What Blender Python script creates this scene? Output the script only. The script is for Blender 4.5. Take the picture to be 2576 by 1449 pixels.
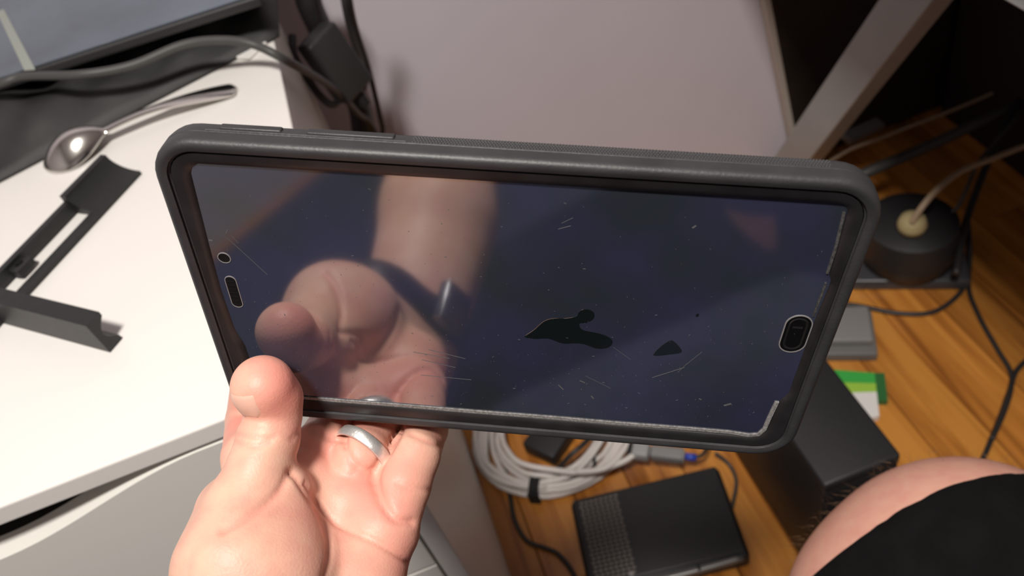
import bpy, bmesh, math, random
import numpy as np
from mathutils import Vector, Matrix

random.seed(7); np.random.seed(7)
for o in list(bpy.data.objects): bpy.data.objects.remove(o)
SC = bpy.context.scene
COL = SC.collection
PI = math.pi

# ------------------------------------------------------------------ camera
cam_d = bpy.data.cameras.new('camera')
cam = bpy.data.objects.new('camera', cam_d); COL.objects.link(cam)
cam_d.sensor_fit = 'HORIZONTAL'; cam_d.sensor_width = 36.0
cam_d.lens = 36.0*2100/2576
cam_d.clip_start = 0.01
RW = ((0.92983468, -0.36425185, 0.05223086), (-0.29416894, -0.65052952, 0.70019710), (-0.22107038, -0.66643224, -0.71203648))
M = Matrix([[RW[i][0], -RW[i][1], -RW[i][2], 0] for i in range(3)] + [[0, 0, 0, 1]])
M.translation = Vector((0, 0, 1.066))
cam.matrix_world = M
cam_d.dof.use_dof = True
cam_d.dof.focus_distance = 0.31
cam_d.dof.aperture_fstop = 13.0
SC.camera = cam

# ------------------------------------------------------------------ world, light, exposure
wd = bpy.data.worlds.new('world'); SC.world = wd; wd.use_nodes = True
wd.node_tree.nodes['Background'].inputs[0].default_value = (0.9, 0.93, 1, 1)
wd.node_tree.nodes['Background'].inputs[1].default_value = 0.02
LAMP = Vector((-0.20, -0.33, 2.33))
ld = bpy.data.lights.new('ceiling_lamp_light', 'AREA'); ld.shape = 'SQUARE'; ld.size = 0.24
ld.energy = 36.0; ld.color = (1.0, 0.945, 0.885)
lo = bpy.data.objects.new('ceiling_lamp_light', ld); COL.objects.link(lo); lo.location = LAMP
vs = SC.view_settings
vs.view_transform = 'Standard'; vs.look = 'None'; vs.gamma = 1.0; vs.use_curve_mapping = False
vs.exposure = 0.34
SC.display_settings.display_device = 'sRGB'

# ------------------------------------------------------------------ helpers
def tag(o, label=None, cat=None, group=None, kind=None):
    if label: o['label'] = label
    if cat: o['category'] = cat
    if group: o['group'] = group
    if kind: o['kind'] = kind
    return o
def empty(name, loc=(0, 0, 0)):
    o = bpy.data.objects.new(name, None); COL.objects.link(o); o.location = loc
    o.empty_display_size = 0.02
    return o
def mesh(name, V, F, mat, parent=None, smooth=False):
    me = bpy.data.meshes.new(name)
    me.from_pydata([tuple(map(float, v)) for v in V], [], [tuple(map(int, f)) for f in F])
    bm = bmesh.new(); bm.from_mesh(me); bmesh.ops.recalc_face_normals(bm, faces=bm.faces); bm.to_mesh(me); bm.free()
    if smooth: me.polygons.foreach_set('use_smooth', [True]*len(me.polygons))
    me.materials.append(mat)
    o = bpy.data.objects.new(name, me); COL.objects.link(o)
    if parent: o.parent = parent
    return o
class MB:
    def __init__(s): s.V = []; s.F = []
    def add(s, V, F):
        b = len(s.V); s.V += [tuple(v) for v in V]; s.F += [tuple(b+i for i in f) for f in F]; return s
    def box(s, lo, hi, bev=0.0):
        x0, y0, z0 = lo; x1, y1, z1 = hi
        if bev <= 0:
            V = [(x0,y0,z0),(x1,y0,z0),(x1,y1,z0),(x0,y1,z0),(x0,y0,z1),(x1,y0,z1),(x1,y1,z1),(x0,y1,z1)]
            return s.add(V, [(0,3,2,1),(4,5,6,7),(0,1,5,4),(1,2,6,5),(2,3,7,6),(3,0,4,7)])
        bm = bmesh.new(); bmesh.ops.create_cube(bm, size=1)
        for v in bm.verts: v.co = Vector(((x0+x1)/2+v.co.x*(x1-x0), (y0+y1)/2+v.co.y*(y1-y0), (z0+z1)/2+v.co.z*(z1-z0)))
        bmesh.ops.bevel(bm, geom=list(bm.edges)+list(bm.verts), offset=bev, segments=3, profile=0.5, affect='EDGES')
        bm.verts.index_update()
        s.add([v.co[:] for v in bm.verts], [[v.index for v in f.verts] for f in bm.faces]); bm.free(); return s
    def xf(s, m):
        s.V = [tuple(m @ Vector(v)) for v in s.V]; return s
    def build(s, name, mat, parent=None, smooth=False):
        return mesh(name, s.V, s.F, mat, parent, smooth)
def autosmooth(o, ang=35):
    me = o.data
    me.polygons.foreach_set('use_smooth', [True]*len(me.polygons))
    me.set_sharp_from_angle(angle=math.radians(ang)); return o
def catmull(P, n=8, closed=False):
    P = [np.array(p, float) for p in P]; N = len(P); out = []
    rng = range(N if closed else N-1)
    for i in rng:
        if closed: a, b, c, d = P[(i-1) % N], P[i], P[(i+1) % N], P[(i+2) % N]
        else: a, b, c, d = P[max(i-1, 0)], P[i], P[i+1], P[min(i+2, N-1)]
        for k in range(n):
            t = k/n
            out.append(0.5*((2*b)+(-a+c)*t+(2*a-5*b+4*c-d)*t*t+(-a+3*b-3*c+d)*t**3))
    if not closed: out.append(P[-1])
    return out
def tube(P, r, seg=10, closed=False, rad=None, flat=1.0):
    P = [Vector(p) for p in P]; N = len(P); V = []; F = []
    up = Vector((0, 0, 1)); prev = None
    for i in range(N):
        if closed: t = P[(i+1) % N]-P[i-1]
        else: t = P[min(i+1, N-1)]-P[max(i-1, 0)]
        t.normalize()
        if prev is None:
            a = t.cross(up)
            if a.length < 1e-3: a = t.cross(Vector((1, 0, 0)))
            a.normalize()
        else:
            a = (prev-t*prev.dot(t)).normalized()
        prev = a; b = t.cross(a)
        rr = rad[i] if rad is not None else r
        for k in range(seg):
            th = 2*PI*k/seg
            V.append(P[i]+a*math.cos(th)*rr+b*math.sin(th)*rr*flat)
    for i in range(N if closed else N-1):
        j = (i+1) % N
        for k in range(seg):
            F.append((i*seg+k, i*seg+(k+1) % seg, j*seg+(k+1) % seg, j*seg+k))
    if not closed:
        F.append(tuple(range(seg))[::-1]); F.append(tuple((N-1)*seg+k for k in range(seg)))
    return V, F
def cable(name, P, r, mat, parent=None, n=8, seg=10):
    V, F = tube(catmull(P, n), r, seg); return mesh(name, V, F, mat, parent, True)

# ------------------------------------------------------------------ materials
def mat(name, col, rough=0.5, metal=0.0, var=0.0, vscale=30.0, bump=0.0, bscale=200.0, spec=0.5, ior=1.5, sss=0.0, col2=None, coat=0.0, stretch=None):
    m = bpy.data.materials.new(name); m.use_nodes = True
    nt = m.node_tree; b = nt.nodes['Principled BSDF']
    b.inputs['Base Color'].default_value = (*col, 1); b.inputs['Roughness'].default_value = rough
    b.inputs['Metallic'].default_value = metal; b.inputs['IOR'].default_value = ior
    b.inputs['Specular IOR Level'].default_value = spec
    b.inputs['Coat Weight'].default_value = coat
    if sss > 0:
        b.inputs['Subsurface Weight'].default_value = sss
        b.inputs['Subsurface Radius'].default_value = (1.0, 0.35, 0.2); b.inputs['Subsurface Scale'].default_value = 0.006
    tc = nt.nodes.new('ShaderNodeTexCoord')
    src = tc.outputs['Object']
    if stretch:
        mp = nt.nodes.new('ShaderNodeMapping'); mp.inputs['Scale'].default_value = stretch
        nt.links.new(src, mp.inputs['Vector']); src = mp.outputs[0]
    if var > 0 or col2:
        nz = nt.nodes.new('ShaderNodeTexNoise'); nz.inputs['Scale'].default_value = vscale; nz.inputs['Detail'].default_value = 5
        nt.links.new(src, nz.inputs['Vector'])
        cr = nt.nodes.new('ShaderNodeValToRGB')
        c2 = col2 if col2 else tuple(max(0, c*(1-var)) for c in col)
        c1 = col if col2 else tuple(min(1, c*(1+var)) for c in col)
        cr.color_ramp.elements[0].position = 0.35; cr.color_ramp.elements[1].position = 0.65
        cr.color_ramp.elements[0].color = (*c2, 1); cr.color_ramp.elements[1].color = (*c1, 1)
        nt.links.new(nz.outputs[0], cr.inputs[0]); nt.links.new(cr.outputs[0], b.inputs['Base Color'])
    if bump > 0:
        nb = nt.nodes.new('ShaderNodeTexNoise'); nb.inputs['Scale'].default_value = bscale; nb.inputs['Detail'].default_value = 3
        nt.links.new(src, nb.inputs['Vector'])
        bn = nt.nodes.new('ShaderNodeBump'); bn.inputs['Strength'].default_value = bump; bn.inputs['Distance'].default_value = 0.001
        nt.links.new(nb.outputs[0], bn.inputs['Height']); nt.links.new(bn.outputs[0], b.inputs['Normal'])
    return m
WHITE = mat('white_laminate', (0.80, 0.775, 0.74), 0.38, var=0.01, vscale=6)
WHITE_F = mat('white_drawer_paint', (0.74, 0.725, 0.68), 0.42, var=0.01, vscale=6)
DARKIN = mat('cabinet_inside', (0.03, 0.028, 0.026), 0.8)
WALL = mat('lilac_wall_paint', (0.64, 0.595, 0.65), 0.75, var=0.03, vscale=3, bump=0.12, bscale=120)
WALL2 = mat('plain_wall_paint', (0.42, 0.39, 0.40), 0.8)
CEIL = mat('ceiling_paint', (0.80, 0.79, 0.77), 0.85)
RUBBER = mat('black_case_rubber', (0.030, 0.030, 0.032), 0.48, var=0.15, vscale=60, bump=0.10, bscale=900)
RUBBER2 = mat('black_inner_plastic', (0.012, 0.0115, 0.0125), 0.42, var=0.25, vscale=90)
BLACKP = mat('black_plastic', (0.016, 0.016, 0.017), 0.5, bump=0.15, bscale=500)
BLACKM = mat('matte_black_box', (0.013, 0.013, 0.0135), 0.5, bump=0.1, bscale=700)
CORD = mat('black_cord_sheath', (0.022, 0.021, 0.021), 0.45)
GREYCORD = mat('dark_grey_cord_sheath', (0.055, 0.055, 0.053), 0.5)
BEIGECORD = mat('beige_cord_sheath', (0.40, 0.30, 0.20), 0.5)
WCABLE = mat('white_cable_sheath', (0.72, 0.68, 0.65), 0.45)
FABRIC = mat('black_nylon_fabric', (0.018, 0.018, 0.018), 0.55, var=0.2, vscale=40, bump=0.3, bscale=1400)
GREYMETAL = mat('grey_painted_metal', (0.36, 0.365, 0.36), 0.5, var=0.03, vscale=15)
STEEL = mat('polished_steel', (0.72, 0.70, 0.66), 0.17, 1.0, bump=0.05, bscale=300)
SILVER = mat('silver_band', (0.86, 0.85, 0.82), 0.38, 0.8, bump=0.15, bscale=900)
PRINT = mat('printed_black_plastic', (0.013, 0.0138, 0.0138), 0.42, bump=0.5, bscale=90, stretch=(1, 1, 30))
SLABTOP = mat('blue_grey_gloss', (0.105, 0.13, 0.165), 0.16, var=0.25, vscale=6)
BOARD = mat('dark_brown_board', (0.020, 0.014, 0.011), 0.6, var=0.2, vscale=12)
BOARDEDGE = mat('cream_edge_strip', (0.52, 0.46, 0.40), 0.5)
GREY = mat('grey_plastic', (0.16, 0.155, 0.15), 0.5)
LGREY = mat('light_grey_plastic', (0.34, 0.34, 0.34), 0.5)
BLUE = mat('blue_plastic', (0.03, 0.07, 0.45), 0.4)
YELLOWP = mat('yellowed_plug_plastic', (0.40, 0.33, 0.17), 0.5)
CARD = mat('white_card', (0.80, 0.78, 0.75), 0.6)
# ------------------------------------------------------------------ setting
RX0, RX1, RY0, RY1, RZ1 = -1.6, 2.1, -2.2, 1.10, 2.4
def wall(name, lo, hi, m):
    return tag(MB().box(lo, hi).build(name, m), kind='structure')
wall('wall_back', (RX0, RY1, 0), (RX1, RY1+.1, RZ1), WALL)
wall('wall_left', (RX0-.1, RY0, 0), (RX0, RY1+.1, RZ1), WALL2)
wall('wall_right', (RX1, RY0, 0), (RX1+.1, RY1+.1, RZ1), WALL2)
wall('wall_front', (RX0-.1, RY0-.1, 0), (RX1+.1, RY0, RZ1), WALL2)
wall('ceiling', (RX0-.1, RY0-.1, RZ1), (RX1+.1, RY1+.1, RZ1+.1), CEIL)
# floor of separate planks
def wood():
    m = bpy.data.materials.new('oak_floor'); m.use_nodes = True; nt = m.node_tree; b = nt.nodes['Principled BSDF']
    N = nt.nodes.new; L = nt.links.new
    tc = N('ShaderNodeTexCoord'); oi = N('ShaderNodeObjectInfo')
    mul = N('ShaderNodeVectorMath'); mul.operation = 'MULTIPLY_ADD'
    cmb = N('ShaderNodeCombineXYZ')
    sc = N('ShaderNodeMath'); sc.operation = 'MULTIPLY'; sc.inputs[1].default_value = 37.0
    L(oi.outputs['Random'], sc.inputs[0]); L(sc.outputs[0], cmb.inputs[0]); L(sc.outputs[0], cmb.inputs[2])
    mul.inputs[1].default_value = (26.0, 1.6, 10.0)
    L(tc.outputs['Object'], mul.inputs[0]); L(cmb.outputs[0], mul.inputs[2])
    nz = N('ShaderNodeTexNoise'); nz.inputs['Scale'].default_value = 1.6; nz.inputs['Detail'].default_value = 6; nz.inputs['Distortion'].default_value = 0.6
    L(mul.outputs[0], nz.inputs['Vector'])
    cr = N('ShaderNodeValToRGB')
    e = cr.color_ramp.elements
    e[0].position = 0.3; e[0].color = (0.25, 0.085, 0.016, 1); e[1].position = 0.62; e[1].color = (0.60, 0.255, 0.05, 1)
    x = e.new(0.45); x.color = (0.46, 0.175, 0.032, 1)
    L(nz.outputs[0], cr.inputs[0])
    hs = N('ShaderNodeHueSaturation'); L(cr.outputs[0], hs.inputs['Color'])
    mr = N('ShaderNodeMapRange'); mr.inputs[3].default_value = 0.78; mr.inputs[4].default_value = 1.15
    L(oi.outputs['Random'], mr.inputs[0]); L(mr.outputs[0], hs.inputs['Value'])
    L(hs.outputs[0], b.inputs['Base Color'])
    b.inputs['Roughness'].default_value = 0.30
    return m
WOOD = wood()
fl = tag(MB().box((RX0-.1, RY0-.1, -.06), (RX1+.1, RY1+.1, -.012)).build('floor', mat('subfloor', (0.05, 0.02, 0.008), 0.8)), kind='structure')
PW = 0.078
pm = {}
def plank_mesh(L):
    key = round(L, 2)
    if key not in pm:
        o = MB().box((0, 0, -.012), (PW-.0012, L-.0012, 0), .0012).build('plank', WOOD, fl)
        pm[key] = o.data; bpy.data.objects.remove(o)
    return pm[key]
x = RX0; i = 0
while x < RX1:
    y = RY0 - random.choice((0, .3, .6, .9))
    while y < RY1:
        L = random.choice((0.9, 1.2))
        p = bpy.data.objects.new('plank', plank_mesh(L)); COL.objects.link(p); p.parent = fl
        p.location = (x, y, 0); y += L
    x += PW
rg = MB().box((-1.55, -2.1, .0005), (.9, .33, .008), .002).build('rug', mat('added_rug_navy', (0.030, 0.036, 0.066), .95, var=.25, vscale=40, bump=.5, bscale=500))  # unseen rug, added so the tablet screen mirrors dark navy
tag(rg, 'dark navy rug added out of view to darken the screen reflection', 'rug')
# ceiling lamp
t = empty('ceiling_lamp', (LAMP.x, LAMP.y, RZ1)); tag(t, 'square white ceiling lamp panel above the room', 'lamp')
mm = mat('lamp_housing', (0.8, 0.8, 0.8), 0.5)
MB().box((-.15, -.15, -.04), (.15, .15, 0), .006).build('housing', mm, t)
dm = bpy.data.materials.new('lamp_diffuser'); dm.use_nodes = True
dm.node_tree.nodes['Principled BSDF'].inputs['Emission Color'].default_value = (1, .93, .85, 1)
dm.node_tree.nodes['Principled BSDF'].inputs['Emission Strength'].default_value = 3
MB().box((-.12, -.12, -.05), (.12, .12, -.04), .003).build('diffuser', dm, t)
lo.parent = t; lo.location = (0, 0, -.056)

# ------------------------------------------------------------------ drawer unit
CX1, CX0, CY0, CY1, CZ = -0.085, -0.755, 0.346, 0.926, 0.70
cu = empty('drawer_unit', ((CX0+CX1)/2, CY0, 0)); tag(cu, 'white drawer unit with curved finger cut-out, on which spoon and bracket lie', 'drawer unit')
off = Vector(cu.location)
def cbox(name, lo, hi, m, parent=cu, bev=0.0012):
    return MB().box([lo[k]-off[k] for k in range(3)], [hi[k]-off[k] for k in range(3)], bev).build(name, m, parent)
cbox('top_panel', (CX0, CY0, CZ-.016), (CX1, CY1, CZ), WHITE, bev=.0018)
cbox('side_panel', (CX1-.016, CY0, 0), (CX1, CY1, CZ-.016), WHITE_F)
cbox('side_panel', (CX0, CY0, 0), (CX0+.016, CY1, CZ-.016), WHITE_F)
cbox('back_panel', (CX0+.016, CY1-.008, .02), (CX1-.016, CY1, CZ-.016), WHITE_F)
cbox('plinth', (CX0+.016, CY0+.02, 0), (CX1-.016, CY0+.035, .066), WHITE_F)
cbox('inner_frame', (CX0+.017, CY0+.06, .066), (CX1-.017, CY1-.01, CZ-.045), DARKIN)
def sst(a, b, v):
    t_ = min(1, max(0, (v-a)/(b-a))); return t_*t_*(3-2*t_)
DX0, DX1 = CX0+.0185, CX1-.0185
def drawer(z0, z1):
    n = 60; xs = [DX1+(DX0-DX1)*k/n for k in range(n+1)]
    def top(x_):
        xx = max(x_, -.84-x_)      # symmetric cut-out
        return z1-.026*sst(-.185, -.33, xx) if xx < -.185 else z1
    V = []; F = []
    for y in (CY0, CY0+.018):
        for x_ in xs: V.append((x_-off.x, y-off.y, top(x_)))
        for x_ in xs: V.append((x_-off.x, y-off.y, z0))
    m_ = n+1
    for s in (0, 2*m_):
        for k in range(n): F.append((s+k, s+k+1, s+m_+k+1, s+m_+k))
    for k in range(n):
        F.append((k, k+1, 2*m_+k+1, 2*m_+k)); F.append((m_+k, m_+k+1, 3*m_+k+1, 3*m_+k))
    F.append((0, m_, 3*m_, 2*m_)); F.append((n, m_+n, 3*m_+n, 2*m_+n))
    return autosmooth(mesh('drawer', V, F, WHITE_F, cu), 30)
z = CZ-.0185
for k in range(5):
    d = drawer(z-.1135, z); z -= .1175
    b = cbox('drawer_box', (DX0+.01, CY0+.018, z+.012), (DX1-.01, CY0+.06, z+.075), DARKIN, bev=0)
    b.parent = d; 

# ------------------------------------------------------------------ spoon (bowl turned down)
sp0 = Vector((-0.3092, 0.7114, 0.7000)); sp1 = Vector((-0.1262, 0.7230, 0.7000))
ax = (sp1-sp0); SL = ax.length; ax.normalize(); sd = Vector((-ax.y, ax.x, 0))
V = []; F = []; NS = 64; NC = 13
for i in range(NS+1):
    t_ = i/NS
    if t_ < .33:
        u = t_/.33
        wv = .0235*max(0.02, math.sin(PI*min(1, u**.8*.93)))**.75
        dome = .0205*max(0, math.sin(PI*min(1, u*.95)))**.8
        rise = .0101*max(0, (u-.25)/.75)**2
    else:
        u = (t_-.33)/.67
        wv = .0056+.0060*sst(.30, .90, u)
        wv *= math.sqrt(max(0.0, 1-max(0, (u-.94)/.06)**2)) if u > .94 else 1
        wv = max(wv, .0004)
        dome = .0022*(1-u*.3)
        rise = .0125*max(0, math.sin(PI*(.30+u*.70)))
    for side in (0, 1):
        for k in range(NC):
            s_ = -1+2*k/(NC-1)
            zz = rise+dome*(1-s_*s_)+(.0 if side else .0014)+.0004
            p = sp0+ax*(t_*SL)+sd*(s_*wv)+Vector((0, 0, zz))
            V.append(p)
    if i < NS:
        a = i*2*NC; b = (i+1)*2*NC
        for k in range(NC-1):
            F.append((a+k, a+k+1, b+k+1, b+k)); F.append((a+NC+k, b+NC+k, b+NC+k+1, a+NC+k+1))
        F.append((a, b, b+NC, a+NC)); F.append((a+NC-1, a+2*NC-1, b+2*NC-1, b+NC-1))
F.append(tuple(range(NC))+tuple(range(2*NC-1, NC-1, -1)))
e_ = NS*2*NC
F.append(tuple(e_+k for k in range(NC))+tuple(e_+k for k in range(2*NC-1, NC-1, -1)))
spn = mesh('spoon', V, F, STEEL); autosmooth(spn, 50)
tag(spn, 'polished steel spoon lying bowl down on the white drawer unit', 'spoon')

# ------------------------------------------------------------------ printed corner bracket
br = empty('corner_bracket', (-0.3090, 0.5500, 0.7000)); tag(br, 'black printed plastic corner bracket with coved arms and a slotted cut-out', 'bracket')
bo = Vector(br.location)
def cove(W, H, T, n=10):
    # cross-section: wall at x=0 (height H), lip at x=W, concave cove between
    pts = [(0, 0), (W, 0), (W, T)]
    for k in range(n+1):
        a = PI/2*k/n
        pts.append((.006+(W-.006)*(1-math.sin(a)), T+(H-T)*(1-math.cos(a))))
    pts.append((0, H))
    return pts
def arm(name, A, B, side, W, H, T, slot=None):
    A = Vector(A); B = Vector(B); d = (B-A); Ln = d.length; d.normalize()
    s_ = Vector((-d.y, d.x, 0))*side
    pts = cove(W, H, T); n = len(pts); V = []; F = []
    for P in (A, B):
        for (x_, z_) in pts: V.append(P+s_*x_+Vector((0, 0, z_+.0006))-bo)
    for k in range(n):
        F.append((k, (k+1) % n, n+(k+1) % n, n+k))
    F.append(tuple(range(n))); F.append(tuple(range(n, 2*n)))
    return autosmooth(mesh(name, V, F, PRINT, br), 25)
# long arm: wall on its far-left side, slot in the base -> end block, wall rail and outer rail
LA = Vector((-0.2434, 0.6642, 0.7180)); LA.z = .70; LB = Vector((-0.3182, 0.5705, 0.7180)); LB.z = .70
dl = (LB-LA).normalized(); sl = Vector((-dl.y, dl.x, 0))
arm('cove_block', LA, LA+dl*.052, 1, .034, .018, .003)
def seg(name, a, b, x0, x1, z1):
    V = []
    for t_ in (a, b):
        for x_ in (x0, x1):
            for z_ in (0, z1):
                V.append(LA+dl*t_+sl*x_+Vector((0, 0, z_+.0006))-bo)
    return mesh(name, V, [(0,1,3,2),(4,6,7,5),(0,4,5,1),(2,3,7,6),(0,2,6,4),(1,5,7,3)], PRINT, br)
seg('wall_rail', .052, .19, 0, .0055, .012)
seg('outer_rail', .052, .19, .0245, .034, .004)
# tab with a screw hole standing into the slot
TC = LA+dl*.117+sl*.0105
V = []; F = []; n = 24
for z_ in (.003, .009):
    for k in range(n):
        a = 2*PI*k/n
        c, s2 = math.cos(a), math.sin(a); q = max(abs(c), abs(s2))**.8
        V.append(TC+dl*(c/q*.0085)+sl*(s2/q*.0062)+Vector((0, 0, z_+.0006))-bo)
    for k in range(n):
        a = 2*PI*k/n
        V.append(TC+dl*(math.cos(a)*.0036)+sl*(math.sin(a)*.0030)+Vector((0, 0, z_+.0006))-bo)
for k in range(n):
    j = (k+1) % n
    F += [(k, j, n+j, n+k), (2*n+k, 2*n+j, 3*n+j, 3*n+k), (k, j, 2*n+j, 2*n+k), (n+k, n+j, 3*n+j, 3*n+k)]
mesh('screw_tab', V, F, PRINT, br)
# short arm: a bar scooped out on its far side
FA_ = Vector((-0.2356, 0.4403, 0.7000)); FB_ = Vector((-0.3230, 0.5170, 0.7000)); df = (FB_-FA_).normalized(); sf = Vector((-df.y, df.x, 0))
if sf.y < 0: sf = -sf
pts = [(0, 0), (.0125, 0), (.0125, .0035)]+[(.0125-.0075*math.sin(PI*k/10), .0035+.0205*k/10) for k in range(1, 10)]+[(.0125, .024), (.0125, .0275), (0, .0275)]
V = []; F = []; n = len(pts)
for t_ in (0, .19):
    for (x_, z_) in pts: V.append(FA_+df*t_+sf*x_+Vector((0, 0, z_+.0006))-bo)
for k in range(n): F.append((k, (k+1) % n, n+(k+1) % n, n+k))
F.append(tuple(range(n))); F.append(tuple(range(n, 2*n)))
autosmooth(mesh('front_arm', V, F, PRINT, br), 25)

# ------------------------------------------------------------------ black bag, glossy slab, card on the unit
def softbag():
    A = np.array((-0.4061, 0.6980, 0.7000)); B = np.array((-0.0785, 0.7929, 0.7000)); A[2] = B[2] = 0
    d = B-A; nx_, ny_ = 70, 26; V = []; F = []
    rng = np.random.RandomState(3)
    for layer in (0, 1):
        for j in range(ny_+1):
            v = j/ny_
            for i in range(nx_+1):
                u = i/nx_
                base = A+d*u
                back = np.array([base[0]+.02, 1.03, 0])
                p = base+(back-base)*v
                prof_ = (1-(1-min(1, v*3.2))**2)*.034
                endp = min(1, (u)/.03, (1-u)/.03, (1-v)/.08)
                h = prof_*max(0.02, endp)**.5
                wr = .0034*math.sin(13*u+16*v+2*math.sin(5*u))*min(1, v*6)+.0026*math.sin(29*u-21*v+1.3)*min(1, v*5)+.0022*math.sin(47*u*(.5+v))*min(1, v*5)
                z_ = .7012 if layer == 0 else .7012+max(.002, h+wr*min(1, endp*2))
                V.append((p[0], p[1], z_))
    m_ = (nx_+1)*(ny_+1)
    for j in range(ny_):
        for i in range(nx_):
            a = j*(nx_+1)+i
            F.append((a, a+1, a+nx_+2, a+nx_+1)); F.append((m_+a, m_+a+nx_+1, m_+a+nx_+2, m_+a+1))
    for i in range(nx_):
        F.append((i, m_+i, m_+i+1, i+1)); a = ny_*(nx_+1)+i; F.append((a, a+1, m_+a+1, m_+a))
    for j in range(ny_):
        a = j*(nx_+1); F.append((a, a+nx_+1, m_+a+nx_+1, m_+a)); a += nx_; F.append((a, m_+a, m_+a+nx_+1, a+nx_+1))
    return mesh('fabric_sleeve', V, F, FABRIC, None, True)
bag = softbag(); tag(bag, 'black wrinkled fabric sleeve lying at the back of the drawer unit', 'sleeve')
sl_ = empty('glossy_panel', (-.38, .80, .7425)); tag(sl_, 'blue-grey glossy flat panel lying on the black fabric sleeve', 'panel')
MB().box((-.22, 0, 0), (.305, .265, .010), .003).build('panel_body', BLACKP, sl_)
MB().box((-.215, .004, .0102), (.300, .262, .0114)).build('glossy_face', SLABTOP, sl_)
sl_.rotation_euler = (0, 0, math.radians(-5.0))
bpy.context.view_layer.update()
iv = sl_.matrix_world.inverted()
q = [(-0.3015, 0.7932, 0.7540), (-0.2902, 0.7863, 0.7540), (-0.3444, 0.9629, 0.7540), (-0.3524, 0.9635, 0.7540)]
m_ = MB(); m_.add([(p[0], p[1], .7540) for p in q]+[(p[0], p[1], .7545) for p in q], [(0,3,2,1),(4,5,6,7),(0,1,5,4),(1,2,6,5),(2,3,7,6),(3,0,4,7)]); m_.xf(iv)
m_.build('reflection_strip', mat('painted_reflection', (0.30, 0.33, 0.29), 0.4), sl_)  # reflected streak on the panel, built in as a pale strip
cd = MB().box((-.030, -.022, 0), (.022, .022, .003), .001).build('white_card', CARD)
cd.location = (-.112, .800, .7005); cd.rotation_euler = (0, 0, math.radians(-44)); tag(cd, 'small white card at the back right corner of the drawer unit', 'card')
# cord across the sleeve, falling behind the unit
c1 = cable('cord', [(-0.3739, 0.7987, 0.7500), (-0.3205, 0.7761, 0.7570), (-0.2980, 0.7737, 0.7570), (-0.2473, 0.7488, 0.7520), (-0.2041, 0.7483, 0.7440), (-0.1557, 0.7516, 0.7440), (-0.1207, 0.7416, 0.7400), (-0.0955, 0.7281, 0.7320), (-0.0752, 0.7200, 0.7120), (-0.0621, 0.8000, 0.6426), (-0.0542, 0.8800, 0.5754), (-0.0462, 0.9500, 0.4989), (-0.0365, 1.0000, 0.4233), (-.04, 1.03, .2), (-.03, 1.05, .01)], .0040, GREYCORD, n=10)
tag(c1, 'dark grey power cord running over the black fabric sleeve', 'cord')

# power brick hanging between unit and wall, and its cords
pb = empty('power_brick', (0, 0, 0)); tag(pb, 'black power brick hanging between the drawer unit and the wall', 'power adapter')
P0, P1, P2, P3 = [Vector(p) for p in ((-0.0770, 0.9000, 0.6321), (-0.0399, 0.9300, 0.6311), (-0.0123, 0.9300, 0.5575), (-0.0516, 0.9000, 0.5455))]
cx_ = (P0+P1+P2+P3)/4
ex = ((P1-P0)+(P2-P3)); ey = ((P3-P0)+(P2-P1)); exl = ex.length/2; eyl = ey.length/2
ex.normalize(); ey = (ey-ex*ey.dot(ex)).normalized(); ez = ex.cross(ey)
mw = Matrix([[ex[i], ey[i], ez[i], cx_[i]] for i in range(3)]+[[0, 0, 0, 1]])
MB().box((-exl/2, -eyl/2, -.014), (exl/2, eyl/2, .014), .005).xf(mw).build('brick_body', mat('brick_plastic', (0.030, 0.030, 0.030), 0.45), pb, True)
mw2 = mw.copy()
MB().box((-.006, eyl/2-.001, -.006), (.006, eyl/2+.022, .006), .002).xf(mw2).build('strain_relief', BLACKP, pb, True)
tag(cable('cord', [(0.0046, 0.9300, 0.6763), (-0.0026, 0.9300, 0.6500), (-0.0082, 0.9500, 0.6069), (-0.0120, 0.9700, 0.5452), (-0.0180, 0.9800, 0.4936), (-0.0239, 0.9900, 0.4446), (-0.0322, 1.0000, 0.3676), (.0, 1.05, .02)], .0033, CORD), 'thin black cord hanging along the wall right of the power brick', 'cord')
tag(cable('cord', [(-0.0011, 0.9400, 0.6743), (-0.0086, 0.9400, 0.6478), (-0.0149, 0.9600, 0.6047), (-0.0187, 0.9850, 0.5487), (-0.0216, 1.0000, 0.5116), (-0.0447, 1.0300, 0.4178), (-.02, 1.06, .03)], .0040, GREYCORD), 'grey cord hanging behind the power brick', 'cord')
tag(cable('cord', [(-0.0780, 0.9200, 0.6387), (-0.0836, 0.9000, 0.6255), (-0.0810, 0.9000, 0.5980), (-0.0772, 0.9000, 0.5718), (-0.0697, 0.9000, 0.5533), (-0.0605, 0.9100, 0.5474), (-0.0495, 0.9300, 0.5541)], .0045, CORD), 'looped black cord beside the power brick', 'cord')
# black pouch hanging behind the unit edge
def pouch():
    V, F = tube(catmull([(-0.0374, 0.9700, 0.6801), (-0.0479, 0.9700, 0.6493), (-0.0489, 0.9800, 0.6136), (-0.0491, 1.0000, 0.5471), (-0.0438, 1.0100, 0.4772), (-0.0552, 1.0200, 0.4184), (-0.0748, 1.0300, 0.3353)], 6), .03, 14, flat=.5, rad=None)
    return mesh('hanging_strap', V, F, FABRIC, None, True)
tag(pouch(), 'wide black fabric strap hanging between drawer unit and wall', 'strap')
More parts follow.
